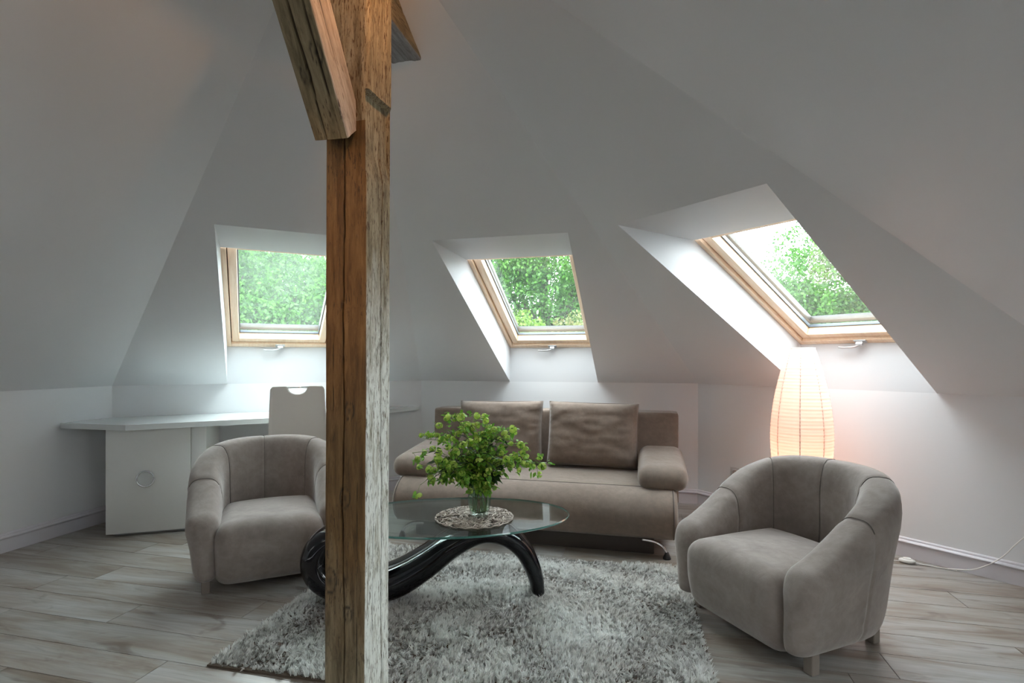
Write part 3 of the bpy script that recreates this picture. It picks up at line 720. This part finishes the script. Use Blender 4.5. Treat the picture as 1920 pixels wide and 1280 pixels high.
def bloom_mesh(seed, sz):
    r_ = random.Random(seed); parts = []; 
    for k in range(5):
        a0 = 2*PI*k/5+r_.uniform(-.15, .15); V_ = []; F_ = []
        op = r_.uniform(.8, 1.05)
        for i in range(5):
            u = i/4
            for j in range(5):
                w_ = (j/2-1)*.62*math.sin(PI*(.12+.80*u))**.7
                rad = sz*op*math.sin(PI*(.08+.66*u)); z = sz*(1-math.cos(PI*(.05+.66*u)))*.62
                V_.append((rad*math.cos(a0+w_), rad*math.sin(a0+w_), z+sz*.05*abs(j-2)*u))
        for i in range(4):
            for j in range(4): F_.append((i*5+j, i*5+j+1, (i+1)*5+j+1, (i+1)*5+j))
        parts.append((V_, F_))
    v, f = merge(parts); me = bpy.data.meshes.new('bloom'); me.from_pydata(v, [], f); me.update(); me.materials.append(M['bloom']); me.polygons.foreach_set('use_smooth', [True]*len(f)); return me
blooms = [bloom_mesh(i, s) for i, s in enumerate((.0155, .017, .0145, .0185, .016))]
def leaf_vf(p, d, ln, wd, droop=.2):
    p = Vector(p); d = Vector(d).normalized(); side = d.cross(Vector((0, 0, 1)))
    if side.length < .1: side = Vector((1, 0, 0))
    side.normalize(); side = (side+Vector((rb.uniform(-.4, .4), rb.uniform(-.4, .4), rb.uniform(-.5, .5)))).normalized(); up = side.cross(d)
    V_ = []; F_ = []
    for i in range(5):
        u = i/4; w_ = wd*max(0, math.sin(PI*min(1, u*.93+.07)))**.8; c = p+d*ln*u-Vector((0, 0, 1))*droop*ln*u*u
        V_ += [c-side*w_+up*w_*.3, c, c+side*w_+up*w_*.3]
    for i in range(4): F_ += [(i*3, i*3+1, i*3+4, i*3+3), (i*3+1, i*3+2, i*3+5, i*3+4)]
    return V_, F_
# sprays: end points of the main sprays, in metres from the vase foot (x right, y away, z up)
ends = [(-.335, .02, .305), (-.31, -.03, .235), (-.27, .05, .37), (-.20, .0, .43), (-.13, .03, .485), (-.115, -.05, .505), (-.05, .04, .46), (.0, -.02, .43), (.03, .05, .445), (.09, .0, .43), (.10, -.04, .40), (.145, .03, .41), (.20, .0, .34), (.26, .02, .27), (.31, -.02, .245), (.285, .04, .225), (-.285, -.04, .125), (-.24, -.08, .15), (-.19, -.05, .135), (-.14, -.09, .16), (-.07, -.13, .22), (.04, -.12, .25), (-.09, -.13, .25), (.06, -.13, .27), (.12, -.09, .30), (-.15, -.10, .30), (-.20, -.05, .27), (.0, -.11, .33), (-.08, -.1, .36), (.05, .12, .36), (-.1, .13, .34), (.15, .1, .27), (-.2, .1, .24), (.18, -.05, .24)]
stems = []; reds = []; lv = []; lvd = []
for k, e in enumerate(ends):
    e = Vector(e); e.z += .035 if e.z < .2 else 0; a = rb.uniform(0, 2*PI); b0 = Vector((.034*math.cos(a), .034*math.sin(a), .026)); neck = Vector((e.x*.12, e.y*.15, .185)); neck.x = max(-.035, min(.035, neck.x)); neck.y = max(-.035, min(.035, neck.y))
    mid = neck.lerp(e, .5)+Vector((0, 0, .05+.02*rb.random())); low = b0.lerp(neck, .5)*Vector((0, 0, 1)).z if False else (b0+neck)/2
    path = spline([b0, low, neck, mid, e], 7); (reds if k % 3 == 0 else stems).append(tube_vf(path[:15], .0026, 5)); stems.append(tube_vf(path[14:], [.0022-.0009*i/(len(path)-15) for i in range(len(path)-14)], 5))
    m_ = len(path)
    for q in range(12 if e.length > .2 else 8):
        u = rb.uniform(.42, 1.0) if q else 1.0; p = path[min(m_-1, int(u*(m_-1)))]
        off = Vector((rb.gauss(0, .026), rb.gauss(0, .026), rb.gauss(.004, .024)))*(1.25 if u < .9 else .8); tip = p+off
        stems.append(tube_vf(spline([p, p+off*.5+Vector((0, 0, .008)), tip], 3), .0011, 4))
        if q < 6 or rb.random() < .35:
            o = link('bloom', rb.choice(blooms), None, bq, loc=tip)
            dn = Vector((rb.uniform(-.7, .7), rb.uniform(-1, .3), rb.uniform(-.8, .7)))+off.normalized()*.5
            o.rotation_euler = dn.to_track_quat('Z', 'Y').to_euler(); s_ = rb.uniform(.85, 1.35); o.scale = (s_, s_, s_)
        for _ in range(4):
            d = off+Vector((rb.gauss(0, .03), rb.gauss(0, .03), rb.gauss(0, .02))); lv.append(leaf_vf(tip+Vector((rb.gauss(0, .008), rb.gauss(0, .008), rb.gauss(0, .008))), d, rb.uniform(.018, .034), rb.uniform(.006, .010)))
    for _ in range(7):
        u = rb.uniform(.45, .85); p = path[int(u*(m_-1))]; d = Vector((rb.gauss(e.x*2, .5), rb.gauss(e.y*2-.1, .5), rb.gauss(.1, .35))); lvd.append(leaf_vf(p, d, rb.uniform(.035, .07), rb.uniform(.008, .013)))
for a in range(14):
    th = rb.uniform(-1.3, .9); lvd.append(leaf_vf((.03, -.02, .19+rb.uniform(0, .03)), (math.cos(th)*.8, -abs(math.sin(th))*.6, rb.uniform(-.15, .35)), rb.uniform(.06, .10), .013, .35))
for nm, parts, mt in (('stems', stems, M['stem']), ('stems', reds, M['stem_red']), ('leaves', lv, M['leaf']), ('leaves', lvd, M['leaf_dark'])):
    v, f = merge(parts); o = mk(nm, v, f, mt, bq, True); o['kind'] = 'stuff'

# ------------------------------------------------------------------ desk: worktop, cabinet, chair
ins = .004
nL = Vector((.9737, -.228)); n01 = inward(P0, P1); n12 = inward(P1, P2)
top = [P0-dl*.375+nL*ins, Vector((-2.56, 3.573)), Vector((-1.53, 4.14)), P1+Vector((-.045, -.085)), P1+n01*ins-n01.orthogonal()*0+Vector((-.02, -.012)), P0+(nL+n01)*ins]
wt = prism('worktop', [(p.x, p.y) for p in top], .731, .768, M['white'])
prop(wt, 'long white corner worktop along the back left wall, behind the white chair', 'desk')
CA = math.radians(18); cc = Vector((-2.732, 3.628))
cab = empty('desk_cabinet', (cc.x, cc.y, 0), CA, 'white cabinet with a ring handle standing under the left end of the worktop', 'cabinet')
boxo('body', (.0, .020, .030), (.600, .45, .7305), M['white_door'], cab, .001)
boxo('toe_kick', (.03, .045, .0005), (.600, .44, .030), M['toe'], cab)
dr_ = boxo('door', (.0, .0, .022), (.503, .018, .728), M['white_door'], cab, .0015)
boxo('side_filler', (.506, .006, .030), (.600, .020, .728), M['white_door'], cab, .001)
ringp = [(.232+.052*math.cos(2*PI*i/40), -.008, .385+.052*math.sin(2*PI*i/40)) for i in range(40)]
hd = tube('ring_handle', ringp, .0055, M['chrome'], dr_, 8, closed=True)
v, f = lathe_vf([(0, 0), (.046, 0), (.046, .004), (0, .004)], 32); hc_ = mk('handle_disc', [(a+.232, -.001-c, b+.385) for a, b, c in v], f, M['white'], hd)

ch = empty('desk_chair', (-1.50, 3.80, 0), math.radians(17), 'white high-backed chair with a chrome grip cut into its top, pushed up to the worktop', 'chair')
def chair_back():
    nx, nz = 24, 40; V = {}; v = []; f = []
    def hole(x, z): return z > .985 and abs(x) < .063 and False
    zt = 1.02; zb = .46
    def half(z): return .172+.030*(1-(z-zb)/(zt-zb))-.012*math.exp(-((z-.50)/.05)**2)*0
    # outline with a semicircular notch at the top
    outl = [(-half(zb)+.02, zb), (-half(zb), zb+.03)]+[(-half(z), z) for z in np.linspace(zb+.08, zt-.02, 10)]+[(-half(zt)+.015, zt)]
    outl += [(-.075, zt+.003)]+[(.062*math.cos(a), zt-.002-.050*math.sin(a)) for a in np.linspace(PI, 2*PI, 17)-PI*0][:0]
    outl += [(-.062, zt-.006)]+[(-.062*math.cos(a), zt-.010-.045*math.sin(a)) for a in np.linspace(.1, PI-.1, 14)]+[(.062, zt-.006), (.075, zt+.003)]
    outl += [(half(zt)-.015, zt)]+[(half(z), z) for z in np.linspace(zt-.02, zb+.08, 10)]+[(half(zb), zb+.03), (half(zb)-.02, zb)]
    return outl
ol = chair_back()
def bend(x, y, z): return (x, y-.03*math.sin(PI*(z-.46)/.56)*.6-.10*((z-.46)/.56), z)
bm = bmesh.new(); fr = [bm.verts.new(bend(x, -.018, z)) for x, z in ol]; bk = [bm.verts.new(bend(x, .018, z)) for x, z in ol]; n = len(ol)
ff = bm.faces.new(fr); fb = bm.faces.new(bk[::-1])
for i in range(n): bm.faces.new((fr[i], bk[i], bk[(i+1) % n], fr[(i+1) % n]))
bmesh.ops.triangulate(bm, faces=[ff, fb])
ed = [e for e in bm.edges if len(e.link_faces) == 2 and e.calc_face_angle(0) > .9 and (abs(e.verts[0].co.z-e.verts[1].co.z)+abs(e.verts[0].co.x-e.verts[1].co.x)) > 1e-5 and (e.verts[0] in fr) == (e.verts[1] in fr)]
bmesh.ops.bevel(bm, geom=ed, offset=.010, segments=3, affect='EDGES', clamp_overlap=True)
auto_smooth(mkbm('backrest', bm, M['leather'], ch), 40)
tube('grip', [bend(-.068, 0, 1.012), bend(.068, 0, 1.012)], .007, M['chrome'], ch, 10)
rbox('seat', (-.205, -.02, .425), (.205, .40, .485), .025, M['leather'], ch, cuts=5)
for sx in (-1, 1):
    tube('leg', spline([(sx*.185, .37, .43), (sx*.195, .385, .2), (sx*.20, .40, .012)], 5), .011, M['chrome'], ch, 8)
    tube('leg', spline([(sx*.185, .01, .43), (sx*.195, -.01, .2), (sx*.20, -.03, .012)], 5), .011, M['chrome'], ch, 8)
    tube('leg_rail', [(sx*.195, .38, .41), (sx*.195, .01, .41)], .009, M['chrome'], ch, 8)

# ------------------------------------------------------------------ paper floor lamp
LX, LY = 1.85, 3.45
lp = empty('floor_lamp', (LX, LY, 0), 0, 'tall ribbed white paper column lamp glowing warm behind the right armchair', 'floor lamp')
m = bpy.data.materials.new('rice_paper'); m.use_nodes = True; nt = m.node_tree; nt.nodes.remove(nt.nodes['Principled BSDF']); out = nt.nodes['Material Output']
df = N(nt, 'BsdfDiffuse'); df.inputs[0].default_value = (.86, .80, .78, 1); tl = N(nt, 'BsdfTranslucent'); tl.inputs[0].default_value = (.92, .70, .62, 1); mx = N(nt, 'MixShader'); mx.inputs[0].default_value = .5
L(nt, df.outputs[0], mx.inputs[1]); L(nt, tl.outputs[0], mx.inputs[2]); L(nt, mx.outputs[0], out.inputs[0]); M['paper'] = m
prof_l = spline([(.078, 0, 1.275), (.105, 0, 1.19), (.138, 0, 1.06), (.165, 0, .92), (.18, 0, .77), (.18, 0, .64), (.166, 0, .48), (.14, 0, .32), (.115, 0, .18), (.105, 0, .09)], 14)
pr2 = []
for i in range(241):
    u = i/240*(len(prof_l)-1); k = min(len(prof_l)-2, int(u)); p = prof_l[k].lerp(prof_l[k+1], u-k); pr2.append((p.x-(.0022 if i % 4 == 2 else (.0012 if i % 2 else 0)), p.z))
v, f = lathe_vf(pr2, 48); v = [(a*(1+.004*math.sin(c*200+a*30)), b*(1+.004*math.sin(c*170)), c) for a, b, c in v]
mk('paper_shade', v, f, M['paper'], lp, True)
M['wire'] = simple('shade_wire', (.70, .50, .42), .7)
for k in range(8):
    a = 2*PI*k/8+.25; tube('rib', [((p.x-.0035)*math.cos(a), (p.x-.0035)*math.sin(a), p.z) for p in prof_l[::4]], .0028, M['wire'], lp, 5)
tube('top_hoop', [(.078*math.cos(2*PI*i/40), .078*math.sin(2*PI*i/40), 1.275) for i in range(40)], .0022, M['plastic'], lp, 6, closed=True)
v, f = lathe_vf([(0, .001), (.12, .001), (.12, .012), (.012, .022), (.012, .40), (.02, .41), (.02, .46), (0, .46)], 24); mk('base', v, f, M['plastic'], lp)
def bulb(z, e):
    v, f = sbox(.03, .03, .036, 1, 1, 16, 10); mb, nt, b = nodes('warm_bulb'); b.inputs['Emission Color'].default_value = (1, .72, .52, 1); b.inputs['Emission Strength'].default_value = 6
    mk('bulb', v, f, mb, lp, True, loc=(0, 0, z)); 
    l_ = lamp('lamp_glow', 'POINT', (LX, LY, z+.06), e, (1, .58, .40), .05)
bulb(.50, 1.1); bulb(.92, .2)

# ------------------------------------------------------------------ sockets and lamp cord
def wall_frame(a, b, t, z):
    h = (b-a).normalized(); n = inward(a, b); p = a+h*t
    return Matrix(((h.x, 0, n.x, p.x), (h.y, 0, n.y, p.y), (0, 1, 0, z), (0, 0, 0, 1)))
def socket(mat, label):
    s = empty('wall_socket', matrix=mat, label=label, cat='socket')
    boxo('plate', (-.041, -.041, .0003), (.041, .041, .012), M['socket'], s, .003)
    v, f = lathe_vf([(.028, .0125), (.027, .016), (.021, .016), (.020, .0122), (0, .0122)], 28); mk('well', v, f, M['socket'], s, True)
    for x in (-.0095, .0095): v, f = lathe_vf([(.0028, .0128), (0, .0128)], 10); mk('pin_hole', [(a+x, b, c) for a, b, c in v], f, M['dark'], s)
    v, f = lathe_vf([(.003, .012), (.003, .02), (0, .02)], 10); mk('earth_pin', [(a, b+.011, c) for a, b, c in v], f, M['chrome'], s)
    return s
socket(wall_frame(P2, P3, .346, .318), 'small grey wall socket between the sofa and the right armchair')
socket(wall_frame(P2, P3, 2.068, .335), 'wall socket at the right edge where the lamp cord ends')
h3 = (P3-P2).normalized(); n3 = inward(P2, P3)
def W3(t, off, z): p = P2+h3*t+n3*off; return (p.x, p.y, z)
sw = Vector((2.335, 3.19))
cord_pts = [(LX+.13, LY-.02, .01), (1.98, 3.36, .005), (2.12, 3.27, .0045), (2.27, 3.215, .006), (sw.x, sw.y, .012), (2.40, 3.150, .006), (2.52, 3.065, .0045), W3(1.70, .045, .006), W3(1.80, .036, .03), W3(1.88, .032, .085), W3(1.94, .034, .15), W3(1.985, .036, .22), W3(2.035, .040, .29), W3(2.06, .032, .33)]
cord = tube('lamp_cord', spline(cord_pts, 8), .0032, M['plastic'], None, 8); prop(cord, 'thin white lamp cord lying on the floor and rising over the baseboard at right', 'cord')
swt = empty('cord_switch', (sw.x, sw.y, 0), math.radians(-30), 'white oval inline foot switch on the floor beside the right armchair', 'switch')
v, f = sbox(.042, .026, .013, .7, 1, 28, 12); mk('housing', v, f, M['plastic'], swt, True, loc=(0, 0, .0135))
v, f = sbox(.022, .016, .008, .6, 1, 24, 10); mk('button', v, f, M['plastic'], swt, True, loc=(0, 0, .025))

# ------------------------------------------------------------------ outside: meadow and trees
prop(mk('ground', [(-90, 6.2, -7.5), (90, 6.2, -7.5), (90, 140, -4.5), (-90, 140, -4.5)], [(0, 1, 2, 3)], M['grass']), kind='structure')
def tree(name, label, x, y, zc, rx, rz_, mat, n, leaf=.13, seed=1, clumps=16, grp='trees outside the windows', cat='tree', gap=.55):
    r_ = np.random.default_rng(seed); t = empty(name, (x, y, -7), 0, label, cat, grp)
    zc += 7
    cs = []
    for k in range(clumps):
        d = r_.normal(size=3); d /= np.linalg.norm(d); q = r_.uniform(.45, .82); cs.append((d[0]*rx*q, d[1]*rx*q*.7, zc+d[2]*rz_*q, r_.uniform(.26, .46)*rx))
    cs.append((0, 0, zc, rx*.5)); cs = np.array(cs)
    # sub-clumps on each clump give the crown its broken outline
    sub = []
    for c in cs:
        for _ in range(11):
            d = r_.normal(size=3); d /= np.linalg.norm(d); sub.append((*(c[:3]+d*c[3]*.8), c[3]*r_.uniform(.26, .52)))
    sub = np.array(sub); sub[:, 3] *= 1.12; n = int(n*1.7); leaf *= .88; idx = r_.integers(0, len(sub), n); d = r_.normal(size=(n, 3)); d /= np.linalg.norm(d, axis=1)[:, None]
    ctr = sub[idx, :3]+d*(sub[idx, 3]*r_.uniform(gap, 1.05, n)**.6)[:, None]
    a = r_.normal(size=(n, 3)); a /= np.linalg.norm(a, axis=1)[:, None]; b = np.cross(a, r_.normal(size=(n, 3))); b /= np.linalg.norm(b, axis=1)[:, None]
    s = (leaf*r_.uniform(.6, 1.3, n))[:, None]
    v = np.stack([ctr-a*s*.5, ctr+b*s*.28, ctr+a*s*.5, ctr-b*s*.28], 1)
    me = bpy.data.meshes.new('foliage'); me.vertices.add(n*4); me.vertices.foreach_set('co', v.ravel()); me.loops.add(n*4); me.loops.foreach_set('vertex_index', np.arange(n*4, dtype=np.int32))
    me.polygons.add(n); me.polygons.foreach_set('loop_start', np.arange(0, n*4, 4, dtype=np.int32)); me.polygons.foreach_set('loop_total', np.full(n, 4, dtype=np.int32)); me.update(calc_edges=True)
    o = link('foliage', me, mat, t); o['kind'] = 'stuff'
    th = .035*rx+.08
    tube('trunk', spline([(0, 0, 0), (.1, 0, zc*.3), (-.1, .05, zc*.6), (.05, 0, zc)], 5), [th*1.6-(th*1.1)*i/15 for i in range(16)], M['bark'], t, 8)
    for k, c in enumerate(cs[:12]):
        st = Vector((0, 0, zc-rz_*.75)); e = Vector(c[:3]); tube('branch', spline([st, st.lerp(e, .5)+Vector((0, 0, -.2)), e], 5), [th*.55-(th*.45)*i/10 for i in range(11)], M['bark'], t, 6)
    return t
T = 'trees outside the windows'
tree('oak_tree', 'large pale green leafy tree filling the hazy left window', -7.0, 14.5, 2.6, 4.6, 3.6, M['leaf_tree'], 58000, .115, 3, 26, gap=.4)
tree('oak_tree', 'fresh green tree with dark forked branches in the upper middle window', 1.0, 17.0, 4.4, 4.2, 3.4, M['leaf_tree'], 42000, .125, 5, 17, gap=.5)
tree('young_tree', 'yellow-green round tree in the lower left of the middle window', -.35, 11.5, .75, 1.5, 1.65, M['leaf_tree2'], 16000, .09, 8, 16, gap=.4)
tree('bush', 'pinkish green bush in the lower right of the middle window', 1.55, 12.5, .55, 1.9, 1.6, M['leaf_bush'], 17000, .09, 9, 16, cat='bush', gap=.4)
tree('oak_tree', 'round green treetop against white sky in the right window', 9.9, 17.0, 1.3, 4.1, 3.0, M['leaf_tree'], 105000, .135, 12, 34, gap=.4)
tree('young_tree', 'lower yellow-green tree behind the glass at the foot of the right window', 12.6, 18.5, 1.2, 3.2, 2.2, M['leaf_tree2'], 20000, .13, 14, 16, gap=.4)
tree('oak_tree', 'distant green tree low behind the middle window', 4.2, 24.0, 1.5, 4.5, 3.0, M['leaf_tree'], 20000, .18, 21, 16)
tree('oak_tree', 'distant green tree low behind the left window', -11.5, 22.0, 3.0, 5.0, 4.5, M['leaf_tree'], 26000, .18, 22, 18)
tree('oak_tree', 'distant green tree low behind the right window', 15.2, 27.0, 2.0, 4.6, 3.0, M['leaf_tree'], 26000, .18, 31, 18)
